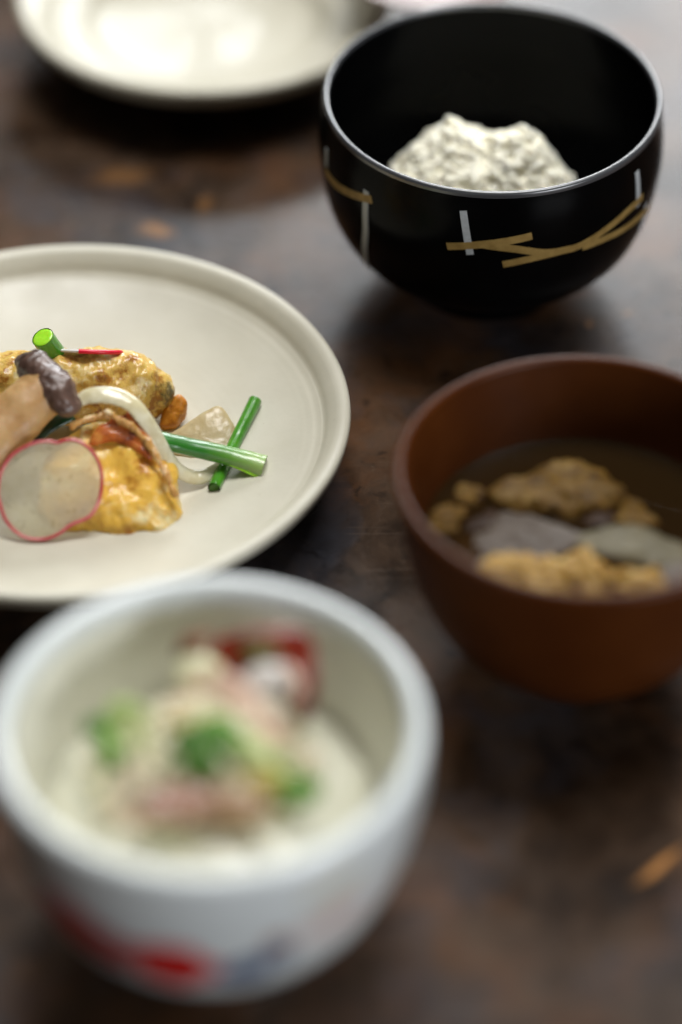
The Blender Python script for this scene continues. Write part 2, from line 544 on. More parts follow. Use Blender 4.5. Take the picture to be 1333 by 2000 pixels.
def tube(name, path, radii, mat, parent=None, seg=24, per=10, flat=1.0, up=(0, 0, 1), nz=0.0, freq=200, cap=True, seed=0.0, round_end=False):
    """Swept tube (mm). flat < 1 squashes it along its up direction."""
    P = crom(path, per)
    R = np.interp(np.linspace(0, 1, len(P)), np.linspace(0, 1, len(radii)), radii)
    if round_end:
        k = 5
        ext0 = P[0] - P[1]
        ext0 /= np.linalg.norm(ext0)
        ext1 = P[-1] - P[-2]
        ext1 /= np.linalg.norm(ext1)
        a = [math.pi / 2 * j / k for j in range(1, k)]
        P0 = [P[0] + ext0 * R[0] * flat * math.sin(x) for x in a][::-1]
        P1 = [P[-1] + ext1 * R[-1] * flat * math.sin(x) for x in a]
        R = np.r_[[R[0] * math.cos(x) for x in a][::-1], R, [R[-1] * math.cos(x) for x in a]]
        P = np.vstack([P0, P, P1])
    vs, fs = [], []
    m = len(P)
    for i in range(m):
        t = Vector(P[min(i + 1, m - 1)] - P[max(i - 1, 0)]).normalized()
        s = t.cross(Vector(up)).normalized()
        w = s.cross(t)
        for k in range(seg):
            a = 2 * math.pi * k / seg
            p = Vector(P[i]) + s * (R[i] * math.cos(a)) + w * (R[i] * flat * math.sin(a))
            if nz:
                q = p * 0.001 * freq + Vector((seed, 0, seed))
                d = s * math.cos(a) + w * math.sin(a)
                p = p + d * nz * (noise.noise(q) + 0.5 * noise.noise(q * 2.7) + 0.3 * noise.noise(q * 5.3))
            vs.append(p * 0.001)
    for i in range(m - 1):
        for k in range(seg):
            l = (k + 1) % seg
            fs.append((i * seg + k, i * seg + l, (i + 1) * seg + l, (i + 1) * seg + k))
    if cap:
        for i, rev in ((0, True), (m - 1, False)):
            ci = len(vs)
            vs.append(Vector(P[i]) * 0.001)
            for k in range(seg):
                l = (k + 1) % seg
                A, Bq = i * seg + k, i * seg + l
                fs.append((ci, Bq, A) if rev else (ci, A, Bq))
    return obj(name, vs, fs, mat, parent)


def surf_r(prof, z):
    zs = [p[1] for p in prof]
    rs = [p[0] for p in prof]
    return float(np.interp(z, zs, rs))


def stroke(name, pts, width, prof, mat, parent, off=0.00025, th=0.00018):
    """Brush stroke of even width printed on a lathed outer wall; pts are (angle deg, height mm)."""
    Q = crom(pts, 10)
    rr = 0.061
    A = np.radians(Q[:, 0]) * rr
    Z = Q[:, 1] * 0.001
    vs, fs = [], []
    m = len(Q)
    for i in range(m):
        j0, j1 = max(i - 1, 0), min(i + 1, m - 1)
        # slope length along the wall counts, not only height
        da, dz = A[j1] - A[j0], Z[j1] - Z[j0]
        l = math.hypot(da, dz)
        na, nz_ = -dz / l, da / l
        for layer in (off, off - th):
            for s in (-1, -0.33, 0.33, 1):
                a = (A[i] + na * width / 2 * s) / rr
                z = Z[i] + nz_ * width / 2 * s
                r = surf_r(prof, z) + layer
                vs.append((r * math.cos(a), r * math.sin(a), z))
    for i in range(m - 1):
        o0, o1 = i * 8, (i + 1) * 8
        for s in range(3):
            fs.append((o0 + s, o0 + s + 1, o1 + s + 1, o1 + s))
        fs.append((o0 + 3, o0 + 7, o1 + 7, o1 + 3))
        fs.append((o0 + 4, o0, o1, o1 + 4))
    fs.append((0, 4, 5, 6, 7, 3, 2, 1))
    e = (m - 1) * 8
    fs.append((e, e + 1, e + 2, e + 3, e + 7, e + 6, e + 5, e + 4))
    return obj(name, vs, fs, mat, parent, smooth=False)


def motif(name, ang, z, wa, hz, prof, mat, parent, tilt=0.0, seed=0.0, off=0.0003):
    """A painted blotch on a lathed wall: centre angle deg and height mm, half-width deg, half-height mm."""
    vs, fs = [], []
    n, rg = 36, 6
    ct, st = math.cos(math.radians(tilt)), math.sin(math.radians(tilt))
    for k in range(rg + 1):
        for i in range(n):
            a = 2 * math.pi * i / n
            w = (1 + 0.35 * noise.noise((math.cos(a) * 1.5 + seed, math.sin(a) * 1.5, seed))) * k / rg
            x, y = math.cos(a) * w * wa, math.sin(a) * w * hz
            aa, zz = ang + x * ct - y * st, z + x * st + y * ct
            r = surf_r(prof, zz * 0.001) + off
            vs.append((r * math.cos(math.radians(aa)), r * math.sin(math.radians(aa)), zz * 0.001))
    for k in range(rg):
        for i in range(n):
            j = (i + 1) % n
            fs.append((k * n + i, (k + 1) * n + i, (k + 1) * n + j, k * n + j))
    return obj(name, vs, fs, mat, parent)


# ------------------------------------------------------------------ the table
def slab(name, x0, x1, y0, y1, z0, z1, mat):
    v = [(x0, y0, z0), (x1, y0, z0), (x1, y1, z0), (x0, y1, z0), (x0, y0, z1), (x1, y0, z1), (x1, y1, z1), (x0, y1, z1)]
    f = [(0, 3, 2, 1), (4, 5, 6, 7), (0, 1, 5, 4), (1, 2, 6, 5), (2, 3, 7, 6), (3, 0, 4, 7)]
    return obj(name, v, f, mat, smooth=False)


tag(slab('tabletop', -0.9, 0.9, 0.1, 1.75, -0.035, 0.0, T), 'dark worn wooden tabletop with rusty patches', None, kind='structure')

# ------------------------------------------------------------------ cream plate with the fried dish
PX, PY = -0.0942, 0.8109
plate = thing('dinner_plate', 'round cream stoneware plate with rolled rim holding the fried food', 'plate', (PX, PY, 0))
plate.scale = (1.0, 0.978, 1.0)  # thrown by hand, a touch oval
R = 0.0978
outer = crom([(0.046, 0.004), (0.060, 0.0075), (0.078, 0.0125), (0.090, 0.0175), (0.0965, 0.0215), (R, 0.0245)], 6)[:-1]
lip = [(R + 0.0001, 0.0250), (R - 0.0006, 0.0262), (R - 0.0020, 0.0267), (R - 0.0040, 0.0262), (R - 0.0052, 0.0252), (R - 0.0066, 0.0238), (R - 0.0076, 0.0226), (R - 0.0082, 0.0216)]
inner = crom([(R - 0.0088, 0.0205), (R - 0.0098, 0.0196), (R - 0.0125, 0.0184), (0.074, 0.0148), (0.060, 0.0116), (0.044, 0.0094), (0.025, 0.0083), (0.010, 0.0080), (0.0, 0.0079)], 9)
inner = [(r, z + 0.00007 * math.sin(r * 2100) * min(1, r / 0.02)) for r, z in inner]
prof = [(0.0, 0.0040)] + [tuple(p) for p in outer] + lip + [tuple(p) for p in inner[:-1]] + [(0.0, 0.0079)]
lathe('plate_body', prof, CREAM, plate, 200, wob=0.006)
lathe('foot_ring', [(0.040, 0.0045), (0.0405, 0.0), (0.0455, 0.0), (0.0475, 0.0052)], CREAM, plate, 120)

# ------------------------------------------------------------------ back plate
back = thing('side_plate', 'empty glossy cream plate with stepped rings, cut off at the top', 'plate', (-0.0544, 1.0784, 0))
Rb = 0.0764
outer = crom([(0.036, 0.004), (0.050, 0.0085), (0.064, 0.015), (0.0725, 0.0205), (Rb, 0.0255)], 6)[:-1]
lipb = [(Rb + 0.0001, 0.0272), (Rb - 0.0006, 0.0284), (Rb - 0.0018, 0.0289), (Rb - 0.0034, 0.0286)]
innerb = crom([(Rb - 0.0046, 0.0280), (Rb - 0.0085, 0.0262), (Rb - 0.0125, 0.0236), (Rb - 0.0145, 0.0205), (Rb - 0.0165, 0.0190), (Rb - 0.0205, 0.0182), (Rb - 0.0255, 0.0172), (Rb - 0.0285, 0.0145), (Rb - 0.032, 0.0118),
               (0.036, 0.0098), (0.024, 0.0086), (0.010, 0.0083), (0.0, 0.0083)], 6)
lathe('plate_body', [(0.0, 0.004)] + [tuple(p) for p in outer] + lipb + [tuple(p) for p in innerb[:-1]] + [(0.0, 0.0083)], GLAZE, back, 180, wob=0.012)
lathe('foot_ring', [(0.031, 0.0045), (0.0315, 0.0), (0.0355, 0.0), (0.0375, 0.0052)], GLAZE, back, 120)

# ------------------------------------------------------------------ small dish behind
dish = thing('small_dish', 'small pale pink flared dish behind the black bowl, only a sliver showing', 'dish', (0.0378, 1.0765, 0))
od = crom([(0.0105, 0.010), (0.0105, 0.020), (0.0120, 0.0285), (0.0235, 0.0362), (0.0355, 0.0415), (0.0402, 0.0445)], 6)
lathe('dish_body', [(0.0, 0.010)] + [tuple(p) for p in od[:-1]] + rlip(0.0406, 0.0386, 0.0450, 8) + [tuple(p) for p in crom([(0.0384, 0.0445), (0.034, 0.0428), (0.022, 0.0385), (0.0, 0.0350)], 6)], PINK, dish, 96)
lathe('foot', [(0.0, 0.0), (0.0155, 0.0), (0.0160, 0.003), (0.0112, 0.0102)], PINK, dish, 64)

# ------------------------------------------------------------------ black lacquer bowl
BP = [(0.029, 0.009), (0.040, 0.0135), (0.0512, 0.023), (0.0584, 0.037), (0.0615, 0.054), (0.0616, 0.066), (0.0601, 0.0775)]
bowl = thing('rice_bowl', 'black lacquer bowl painted with gold and silver strokes, filled with rice', 'bowl', (0.0538, 0.9245, 0))
bowl.scale = (1.0, 1.035, 1.0)  # hand turned, a touch oval
bo = [tuple(p) for p in crom(BP, 8)]
bi = [tuple(p) for p in crom([(0.0583, 0.0772), (0.0591, 0.066), (0.0586, 0.054), (0.0545, 0.0375), (0.046, 0.0255), (0.034, 0.0175), (0.018, 0.0135), (0.0, 0.0125)], 8)]
lathe('bowl_body', [(0.0, 0.009)] + bo[:-1] + rlip(0.0601, 0.0583, 0.0781, 10) + bi[1:], BLACK, bowl, 200)
lathe('rim', [(0.0603, 0.0771)] + rlip(0.0603, 0.0581, 0.0781, 14) + [(0.0581, 0.0774)], RIM, bowl, 200)
lathe('foot_ring', [(0.0, 0.0088), (0.024, 0.0085), (0.0252, 0.0), (0.0285, 0.0), (0.0296, 0.0095)], BLACK, bowl, 128)
bo_z = [p for p in bo]
for pts in ([(-163, 58.5), (-153.5, 59.3), (-142.9, 62.3), (-134.4, 65.0)],
            [(-106.2, 56.6), (-99, 58.2), (-93.3, 59.4), (-79.0, 62.0)],
            [(-94.5, 59.0), (-84.1, 57.0), (-74, 53.8), (-65, 52.9)],
            [(-88.0, 50.2), (-79, 52.0), (-70, 52.9), (-62, 53.0), (-51.3, 55.7), (-41.5, 58.0), (-32.8, 58.9)],
            [(-60.5, 51.8), (-52, 51.4), (-44.6, 50.6), (-33, 49.5), (-23, 47.5)],
            [(-38, 22.0), (-31, 27.0), (-25, 30.0)]):
    stroke('gold_stroke', pts, 0.0030, bo_z, GOLD, bowl)
for pts in ([(-137.0, 67.2), (-137.2, 58), (-138.1, 48), (-142, 34), (-147.0, 24.4)],
            [(-101.4, 71.8), (-100, 63), (-98.6, 54.2)],
            [(-36.6, 71.4), (-36.0, 63), (-35.6, 56.4)],
            [(-28.0, 52.0), (-27.0, 46), (-27, 40)],
            [(-163, 68), (-162.5, 61)]):
    stroke('silver_stroke', pts, 0.0025, bo_z, SILVER, bowl, off=0.00020)

# rice: a mound with two peaks
rice = thing('rice_serving', 'mound of white cooked rice with two peaks inside the black bowl', 'rice', (0.0538, 0.9245, 0))


def rice_h(x, y):
    h = 40.4 + 17.0 * math.exp(-(((x + 12) / 15.5) ** 2 + ((y - 9) / 13) ** 2)) + 15.5 * math.exp(-(((x - 13) / 11) ** 2 + ((y - 2) / 12) ** 2))
    h += 9 * math.exp(-(((x + 2) / 20) ** 2 + ((y + 7) / 12) ** 2))
    r = math.hypot(x + 3, y)
    h -= 0.013 * max(0, r - 22) ** 2 * 2.6
    h += 3.2 * noise.noise((x * 0.13, y * 0.13, 3.1)) + 1.5 * noise.noise((x * 0.28, y * 0.28, 1.1))
    return h


vs, fs = [], []
NR, NA = 22, 60
for k in range(NR + 1):
    for i in range(NA):
        a = 2 * math.pi * i / NA
        r = 41.0 * k / NR
        x, y = r * math.cos(a) - 1, r * math.sin(a) + 1
        vs.append((x * .001, y * .001, (max(rice_h(x, y), 20) - 0.5) * .001))
for k in range(NR):
    for i in range(NA):
        j = (i + 1) % NA
        fs.append((k * NA + i, (k + 1) * NA + i, (k + 1) * NA + j, k * NA + j))
mass_v, mass_f = [Vector(v) for v in vs], list(fs)


def grain_mesh(name):
    vs, fs = [], []
    n, m = 8, 6
    for k in range(m + 1):
        ph = math.pi * k / m
        for i in range(n):
            a = 2 * math.pi * i / n
            r = 1.55 * math.sin(ph) ** 0.7 if 0 < k < m else 0.05
            vs.append((-3.4 * math.cos(ph) * .001, r * math.cos(a) * .001 + 0.0003 * math.sin(ph), r * 0.9 * math.sin(a) * .001))
    for k in range(m):
        for i in range(n):
            j = (i + 1) % n
            fs.append((k * n + i, k * n + j, (k + 1) * n + j, (k + 1) * n + i))
    return [Vector(v) for v in vs], fs


gv, gf = grain_mesh('rice_grain')
extra_v, extra_f = mass_v, mass_f
spots = []
for _ in range(1000):
    a, r = rnd.uniform(0, 2 * math.pi), 33 * math.sqrt(rnd.random())
    x, y = r * math.cos(a) - 3, r * math.sin(a) * 0.9 + 3
    spots.append((x, y))
spots.sort(key=lambda s: -rice_h(*s) - 0.10 * s[1])
for i, (x, y) in enumerate(spots):
    h = rice_h(x, y)
    e = 0.8
    nrm = Vector((-(rice_h(x + e, y) - h) / e, -(rice_h(x, y + e) - h) / e, 1)).normalized()
    d = Vector((rnd.uniform(-1, 1), rnd.uniform(-1, 1), rnd.uniform(-.2, .2)))
    d = (d - nrm * d.dot(nrm) * rnd.uniform(0.75, 1)).normalized()
    B = basis(d, nrm.cross(d)).to_4x4()
    s = rnd.uniform(0.85, 1.1)
    M = Matrix.Translation(Vector((x, y, h + (rnd.uniform(-0.4, 0.8) if rnd.random() < 0.82 else rnd.uniform(0.8, 2.0)))) * .001) @ B @ Matrix.Scale(s, 4)
    b0 = len(extra_v)
    extra_v += [M @ v for v in gv]
    extra_f += [tuple(q + b0 for q in f) for f in gf]
tag(obj('rice_grains', extra_v, extra_f, RICE, rice), None, None, kind='stuff')

# ------------------------------------------------------------------ brown soup bowl
SX, SY = 0.0751, 0.7212
sb = thing('soup_bowl', 'reddish brown lacquer bowl holding dark soup', 'bowl', (SX, SY, 0))
sb.scale = (1.0, 0.982, 1.0)
so = [tuple(p) for p in crom([(0.0265, 0.006), (0.036, 0.0105), (0.0455, 0.0215), (0.0520, 0.036), (0.0565, 0.054), (0.0592, 0.0705)], 8)]
si = [tuple(p) for p in crom([(0.0556, 0.0725), (0.0535, 0.061), (0.0500, 0.047), (0.0455, 0.034), (0.038, 0.021), (0.026, 0.0135), (0.0, 0.011)], 8)]
lathe('bowl_body', [(0.0, 0.006)] + so[:-1] + rlip(0.0594, 0.0557, 0.0730, 10) + si[1:], BROWN, sb, 180)
lathe('foot_ring', [(0.0, 0.0058), (0.0215, 0.0055), (0.0225, 0.0), (0.0262, 0.0), (0.0270, 0.0068)], BROWN, sb, 120)
soup = lathe('soup', [(0.0496, 0.04712), (0.0490, 0.0470), (0.030, 0.0470), (0.0, 0.0470)], BROTH, None, 128, loc=(SX, SY, 0))
tag(soup, 'dark clear broth filling the reddish brown bowl', 'soup')


def soup_piece(name, label, cat, outline, thick, mat, z, tilt=(0, 0), group=None, nz=0.8, bend=0.0, seed=0.0, edge=0.5):
    o = pebble(name, outline, thick, mat, (0, 0, 0), (1, 0, math.tan(math.radians(tilt[0]))), (0, 1, math.tan(math.radians(tilt[1]))), None, nz, 190, 84, 22, edge, bend, seed, smooth_n=3)
    o.location = (SX, SY, (z - 2.6) * .001)
    return tag(o, label, cat, group)


soup_piece('fried_tofu', 'large golden brown tofu pouch floating at the back of the soup', 'tofu', [(-29, 21), (-17, 27), (-2, 34), (8, 30), (15, 20), (8, 13), (-3, 10), (-15, 12), (-25, 15)], 8, TOFU, 47.5, (0, 8), seed=1, nz=2.0)
soup_piece('fried_tofu', 'small brown tofu piece at the left inner edge of the soup', 'tofu', [(-46, 12), (-40, 17), (-35, 15), (-38, 5), (-44, 1), (-47, 5)], 6, TOFU, 47.5, seed=2, nz=2.2, edge=0.35)
soup_piece('fried_tofu', 'yellowish tofu piece touching the far left soup edge', 'tofu', [(-39, 24), (-32, 25), (-28, 20), (-33, 16), (-39, 18)], 6, TOFU, 47.5, seed=3, nz=2.2, edge=0.35)
soup_piece('fried_tofu', 'brown tofu strip to the right of the big pouch in the soup', 'tofu', [(12, 22), (18, 20), (24, 8), (20, 3), (13, 6), (9, 13)], 6, TOFU, 47.2, seed=4, nz=2.2, edge=0.35)
soup_piece('onion_slice', 'greyish lilac onion sheet at the front left of the soup', 'onion', [(-41, -2), (-27, 12), (-19, 12), (-6, 5), (1, -2), (-10, -10), (-22, -16), (-36, -16)], 3, LILAC, 50.6, (4, 0), seed=5, nz=0.8)
soup_piece('leek_slice', 'pale greenish leek slice at the right of the soup', 'leek', [(-4, -3), (4, 3), (16, 6), (28, 0), (40, -9), (34, -15), (20, -13), (6, -9)], 4, GREYGREEN, 50.2, (-3, 0), seed=6)
soup_piece('onion_slice', 'grey onion sliver along the right front rim of the soup', 'onion', [(24, -14), (36, -10), (42, -18), (34, -28), (24, -27), (20, -20)], 3, LILAC, 49.8, seed=7)
soup_piece('fried_tofu', 'pale tofu lump just inside the front left rim of the soup', 'tofu', [(-33, -13), (-24, -7), (-14, -11), (-5, -15), (-3, -24), (-12, -33), (-20, -27), (-31, -24)], 9, TOFU_P, 48.8, seed=8, nz=3.0, edge=0.4)
soup_piece('fried_tofu', 'bright golden tofu chunk in the middle of the soup front', 'tofu', [(-7, -10), (0, -8), (4, -13), (12, -19), (7, -26), (6, -33), (-4, -29), (-6, -20), (-11, -15)], 9, TOFU_P, 49.2, seed=9, nz=3.0, edge=0.4)
soup_piece('fried_tofu', 'pale golden tofu chunk nearest the front right rim of the soup', 'tofu', [(9, -17), (17, -19), (25, -18), (23, -26), (18, -31), (9, -29), (10, -23)], 9, TOFU_P, 49.4, seed=10, nz=2.6, edge=0.4)
soup_piece('mushroom_piece', 'dark mushroom piece between the tofu pouch and the leek slice', 'mushroom', [(1, 9), (8, 13), (12, 10), (8, 4), (1, 5)], 5, DARKMUSH, 48.6, seed=11)
soup_piece('mushroom_piece', 'dark mushroom piece between the left tofu and the onion sheet', 'mushroom', [(-36, 8), (-28, 15), (-24, 11), (-30, 4), (-36, 2)], 5, DARKMUSH, 47.4, seed=12)

# ------------------------------------------------------------------ white porcelain bowl
WX, WY = -0.0368, 0.6074
wb = thing('salad_bowl', 'thick white porcelain bowl with red and blue painted motifs, nearest to the camera', 'bowl', (WX, WY, 0))
WP = [(0.031, 0.0065), (0.0395, 0.0115), (0.0495, 0.0245), (0.0560, 0.0425), (0.0596, 0.060), (0.0603, 0.070), (0.0601, 0.0772)]
WP = [(r * 1.017, z) for r, z in WP]
wo = [tuple(p) for p in crom(WP, 8)]
wi = [tuple(p) for p in crom([(0.0543, 0.0765), (0.0538, 0.069), (0.0518, 0.058), (0.0475, 0.0425), (0.040, 0.028), (0.028, 0.0175), (0.0, 0.0135)], 8)]
wi = [(r * 1.017, z) for r, z in wi]
lathe('bowl_body', [(0.0, 0.0065)] + wo[:-1] + rlip(0.0601 * 1.017, 0.0543 * 1.017, 0.0770, 12) + wi[1:], WHITE, wb, 180)
lathe('inner_glaze', [(r - 0.0002 if r > 0 else 0.0, z + 0.0002) for r, z in wi[4:]], LINING, wb, 180)
lathe('foot_ring', [(0.0, 0.006), (0.025, 0.006), (0.026, 0.0), (0.0298, 0.0), (0.0312, 0.0072)], WHITE, wb, 120)
motif('red_motif', -131, 47.0, 15, 10.5, wo, RED_P, wb, -22, 1.0)
motif('red_motif', -100, 41.5, 13, 11.5, wo, RED_P, wb, 0, 2.0)
motif('dark_red_motif', -116, 44.5, 9, 9.0, wo, DRED_P, wb, -8, 3.0, off=0.00055)
motif('blue_motif', -79, 38.0, 9, 6.0, wo, BLUE_P, wb, 18, 4.0)
motif('blue_motif', -70, 44.0, 5, 4.5, wo, BLUE_P, wb, 30, 5.0, off=0.0005)
motif('orange_motif', -70, 50.0, 3.5, 4.0, wo, HAM, wb, 40, 6.0)
motif('peach_motif', -54, 51.0, 12, 6.5, wo, PEACH_P, wb, 10, 7.0)
motif('ochre_motif', -56, 66.5, 10, 2.6, wo, OCHRE_P, wb, 12, 8.0)
motif('ochre_motif', -146, 54.0, 8, 5.0, wo, OCHRE_P, wb, -15, 9.0)


def bowl_piece(name, label, cat, outline, thick, mat, at, u=(1, 0, 0), v=(0, 0.8, 0.6), group=None, nz=1.0, seed=0.0, edge=0.5, bend=0.0, parent=None):
    o = pebble(name, outline, thick, mat, (0, 0, 0), u, v, parent, nz, 140, 64, 16, edge, bend, seed)
    if parent is None:
        at = (at[0], at[1] - 5.5, at[2] + 5.5)
        o.location = (WX + at[0] * .001, WY + at[1] * .001, at[2] * .001)
        tag(o, label, cat, group)
    else:
        o.location = Vector(at) * .001
    return o


circ = lambda a, b, n=10: [(a * math.cos(2 * math.pi * k / n), b * math.sin(2 * math.pi * k / n)) for k in range(n)]
mash = bowl_piece('creamy_mash', 'pale creamy mash filling the white bowl under the toppings', 'mash', circ(48, 48, 16), 34, CREAMY, (0, 5.5, 36), v=(0, 1, 0), nz=2.5, seed=1, edge=0.95)

# pile of pale shreds: nobody could count them
sv, sf = [], []
for i in range(280):
    a, r = rnd.uniform(0, 6.28), 33 * math.sqrt(rnd.random())
    x, y = r * math.cos(a) - 2, r * math.sin(a) * 0.85 + 9
    z = 47 + 18 * math.exp(-(((x + 2) / 20) ** 2 + ((y - 13) / 18) ** 2)) + rnd.uniform(-2, 4.5)
    d = rnd.uniform(0, 6.28)
    L = rnd.uniform(5, 11)
    base_i = len(sv)
    k = 7
    for j in range(k):
        t = (j / (k - 1) - 0.5) * 2
        cx_, cy_ = x + math.cos(d) * L * t * .5, y + math.sin(d) * L * t * .5
        cz = z - 1.8 * t * t + 0.6 * math.sin(t * 4 + i)
        for q in range(5):
            b = 2 * math.pi * q / 5
            rr = 0.9 * (1 - 0.5 * abs(t))
            sv.append(((cx_ - math.sin(d) * rr * math.cos(b)) * .001, (cy_ + math.cos(d) * rr * math.cos(b)) * .001, (cz + rr * math.sin(b)) * .001))
    for j in range(k - 1):
        for q in range(5):
            p = (q + 1) % 5
            sf.append((base_i + j * 5 + q, base_i + j * 5 + p, base_i + (j + 1) * 5 + p, base_i + (j + 1) * 5 + q))
sh = obj('shredded_cabbage', sv, sf, SHRED, None, loc=(WX, WY - 0.007, 0.0095))
pebble('shred_core', circ(19, 16, 14), 16, SHRED, (-2, 14, 51), (1, 0, 0), (0, 1, 0), sh, 2.5, 160, 64, 20, 0.5, 0, 4.0)
tag(sh, 'heap of pale yellowish shreds in the middle of the white bowl', 'shreds', kind='stuff')

UP = (0, 0.62, 0.78)
rs = thing('red_vegetable', 'dark red skinned vegetable slice leaning on the far inner wall of the white bowl', 'vegetable', (WX + .0160, WY + .0315, .0700))
bowl_piece('skin', None, None, [(-18, -7), (-17, 4), (-13, 9), (-4, 11), (8, 11), (13.0, 6), (14, -7), (10, -17), (4, -10), (-4, -5), (-11, -7)], 4, REDSK, (0, 0, 0), v=UP, parent=rs, nz=0.8, seed=2)
bowl_piece('flesh', None, None, circ(6.0, 3.6), 2.5, OLIVE, (-2.5, 0.3, 6.0), v=UP, parent=rs, nz=0.4, seed=3)
wp = thing('pink_edged_turnip', 'white turnip wedge with a pink edge in front of the dark red slice', 'turnip', (WX + .0160, WY + .0260, .0700))
bowl_piece('flesh', None, None, circ(7.0, 4.8), 4, RADISH_W, (0, 0, 0), v=UP, parent=wp, nz=0.6, seed=4)
bowl_piece('pink_edge', None, None, [(4, 5.5), (8.5, 2.5), (10.2, -3), (8, -8), (5.5, -8), (7.5, -3), (6.5, 2)], 4.5, HAM_P, (0, -0.2, .3), v=UP, parent=wp, nz=0.3, seed=5)
bowl_piece('browned_slice', 'browned curved slice tip at the back left of the shreds', 'vegetable', [(-6, -3), (-4, 2), (2, 4.5), (6, 3), (3, 0.5), (-2, -2.5)], 4, BROWNED, (-5, 42, 68), v=UP, seed=6)
bowl_piece('cream_slice', 'cream coloured slice just below the browned tip', 'vegetable', circ(7, 5.5), 5, SHRED, (-3.5, 33.5, 65), v=UP, seed=7)
bowl_piece('ham_strip', 'pale pink ham strip draped over the right of the shreds', 'ham', [(-9, 9), (-3, 9), (6, 0), (13, -9), (8, -12), (0, -6), (-8, 3)], 3.5, HAM_P, (10, 20, 65), v=UP, seed=8, bend=0.02)
bowl_piece('ham_strip', 'pink brown ham slice at the front of the white bowl, the left of two', 'ham', [(-11, -4), (-9, 2), (-3, 5.5), (5, 4), (10, -1), (5, -6), (-4, -6.5)], 3.5, HAM, (-7, -12.5, 61), v=(0, 0.9, 0.42), seed=9, nz=1.4)
bowl_piece('ham_strip', 'browned ham slice at the front of the white bowl, the right of two', 'ham', [(-9, -3), (-7, 4), (0, 5), (8, 1), (9, -4), (2, -6)], 3.5, TAN, (8, -13, 60), v=(0, 0.9, 0.42), seed=19, nz=1.4)
bowl_piece('mustard_dollop', 'mustard yellow dressing dollop on top of the heap', 'dressing', circ(9, 4.5), 6, MUSTARD, (-3, 10, 67), v=UP, seed=10)
bowl_piece('mustard_dollop', 'olive yellow dressing smear beside the right green herb', 'dressing', circ(6, 4), 4, MUSTARD, (16, -5, 59.5), v=UP, seed=11)
bowl_piece('herb_sprig', 'dark green herb tuft in the centre of the white bowl', 'herb', [(-9, 0), (-7, 5), (0, 6), (7, 5), (9, 0), (5, -5), (-1, -7), (-6, -5)], 5, HERB_D, (-2, 2, 65.5), v=UP, nz=4.0, seed=12)
bowl_piece('herb_sprig', 'mid green herb leaf over the dark tuft', 'herb', [(-8, 2), (-2, 5), (7, 4), (10, 0), (3, -1), (-4, -2)], 3, HERB, (0, 6, 67), v=UP, nz=2.2, seed=13)
bowl_piece('sprout', 'light green sprout stalk to the right of the dark herb tuft', 'sprout', [(-8, 5), (-3, 5), (5, -1), (11, -7), (8, -9), (0, -3), (-7, 2)], 3, HERB_L, (14, 2, 63.5), v=UP, nz=0.5, seed=14)
bowl_piece('herb_sprig', 'small green herb leaf at the right front of the white bowl', 'herb', circ(6.5, 4), 3, HERB, (25, -8, 60), v=UP, nz=1.0, seed=15)
bowl_piece('scallion_ring', 'dark green scallion piece at the left of the white bowl, the farther one', 'scallion', circ(3.4, 3.0), 5, HERB_D, (-33, 17, 60), v=UP, nz=0.4, seed=16)
bowl_piece('scallion_ring', 'green scallion piece at the left of the white bowl, the nearer one', 'scallion', [(-3.5, 5), (1, 5), (4, -3), (3, -6), (-1, -5)], 5, HERB, (-28.5, 9, 60), v=UP, nz=0.4, seed=17)
bowl_piece('cabbage_leaf', 'pale green cabbage leaf between the scallion pieces and the heap', 'leaf', circ(7, 6), 3, HERB_L, (-24, 20, 60), v=UP, nz=1.0, seed=18)

# ------------------------------------------------------------------ food on the cream plate (mm, from the plate centre)
def onplate(o, label, cat, group=None):
    o.location = (PX, PY, 0)
    return tag(o, label, cat, group)


# farther fried piece: a fat, lumpy log lying left to right
log = thing('fried_fillet', 'golden battered fish log lying behind, with a radish sliver on top', 'fried fish', (PX, PY, 0))
tube('batter_crust', [(-46, 13, 20), (-30, 16, 21.5), (-12, 16.5, 22.5), (6, 17.5, 23), (16, 18.5, 22.3), (24, 19, 20.8), (28.5, 19.3, 19)], [9, 12.2, 13, 13.2, 13, 12, 9.0], BATTER, log, seg=96, per=30, flat=0.95, nz=1.6, freq=105, round_end=True, seed=3)
onplate(pebble('fried_morsel', [(-5, -5), (-2, 2), (2, 5), (5, 4), (5, -1), (1, -5)], 7, SAUCED, (36, 14.5, 13.5), (1, 0, 0.2), (0, 0.7, 0.7), None, 0.9, 220, 48, 16, seed=4),
        'small glossy amber crumb of batter at the right end of the far fish log', 'fried fish')

# nearer fried piece: a slab leaning back, skin side up
low = thing('fried_fillet', 'golden battered fish slab leaning in front, with orange skin on its top', 'fried fish', (PX, PY, 0))
LU, LV = (1, 0.0, -0.06), (0, 0.83, 0.56)
LO = (18, -25, 17.5)
outl = [(23.5, -24.5), (14, -23), (6, -24.5), (0, -22), (-8, -21), (-18, -20), (-25, -6), (-20, 10), (-8, 18), (4, 19), (10, 17), (16, 13.5), (20, 5), (23, -6), (25, -17)]
pebble('batter_crust', outl, 17, BATTER2, LO, LU, LV, low, 2.0, 110, 180, 56, 0.42, 0.004, 5.0, smooth_n=6)
pebble('skin', [(-8, 7), (-6, 13), (2, 18), (6, 19.5), (10, 15), (13, 8), (12.5, 3), (9, 5), (3, 8), (-2, 8.5)], 3.2, CRISP, (18.5, -29.2, 25.3), LU, LV, low, 0.6, 260, 80, 14, 0.5, 0.0, 6.0)
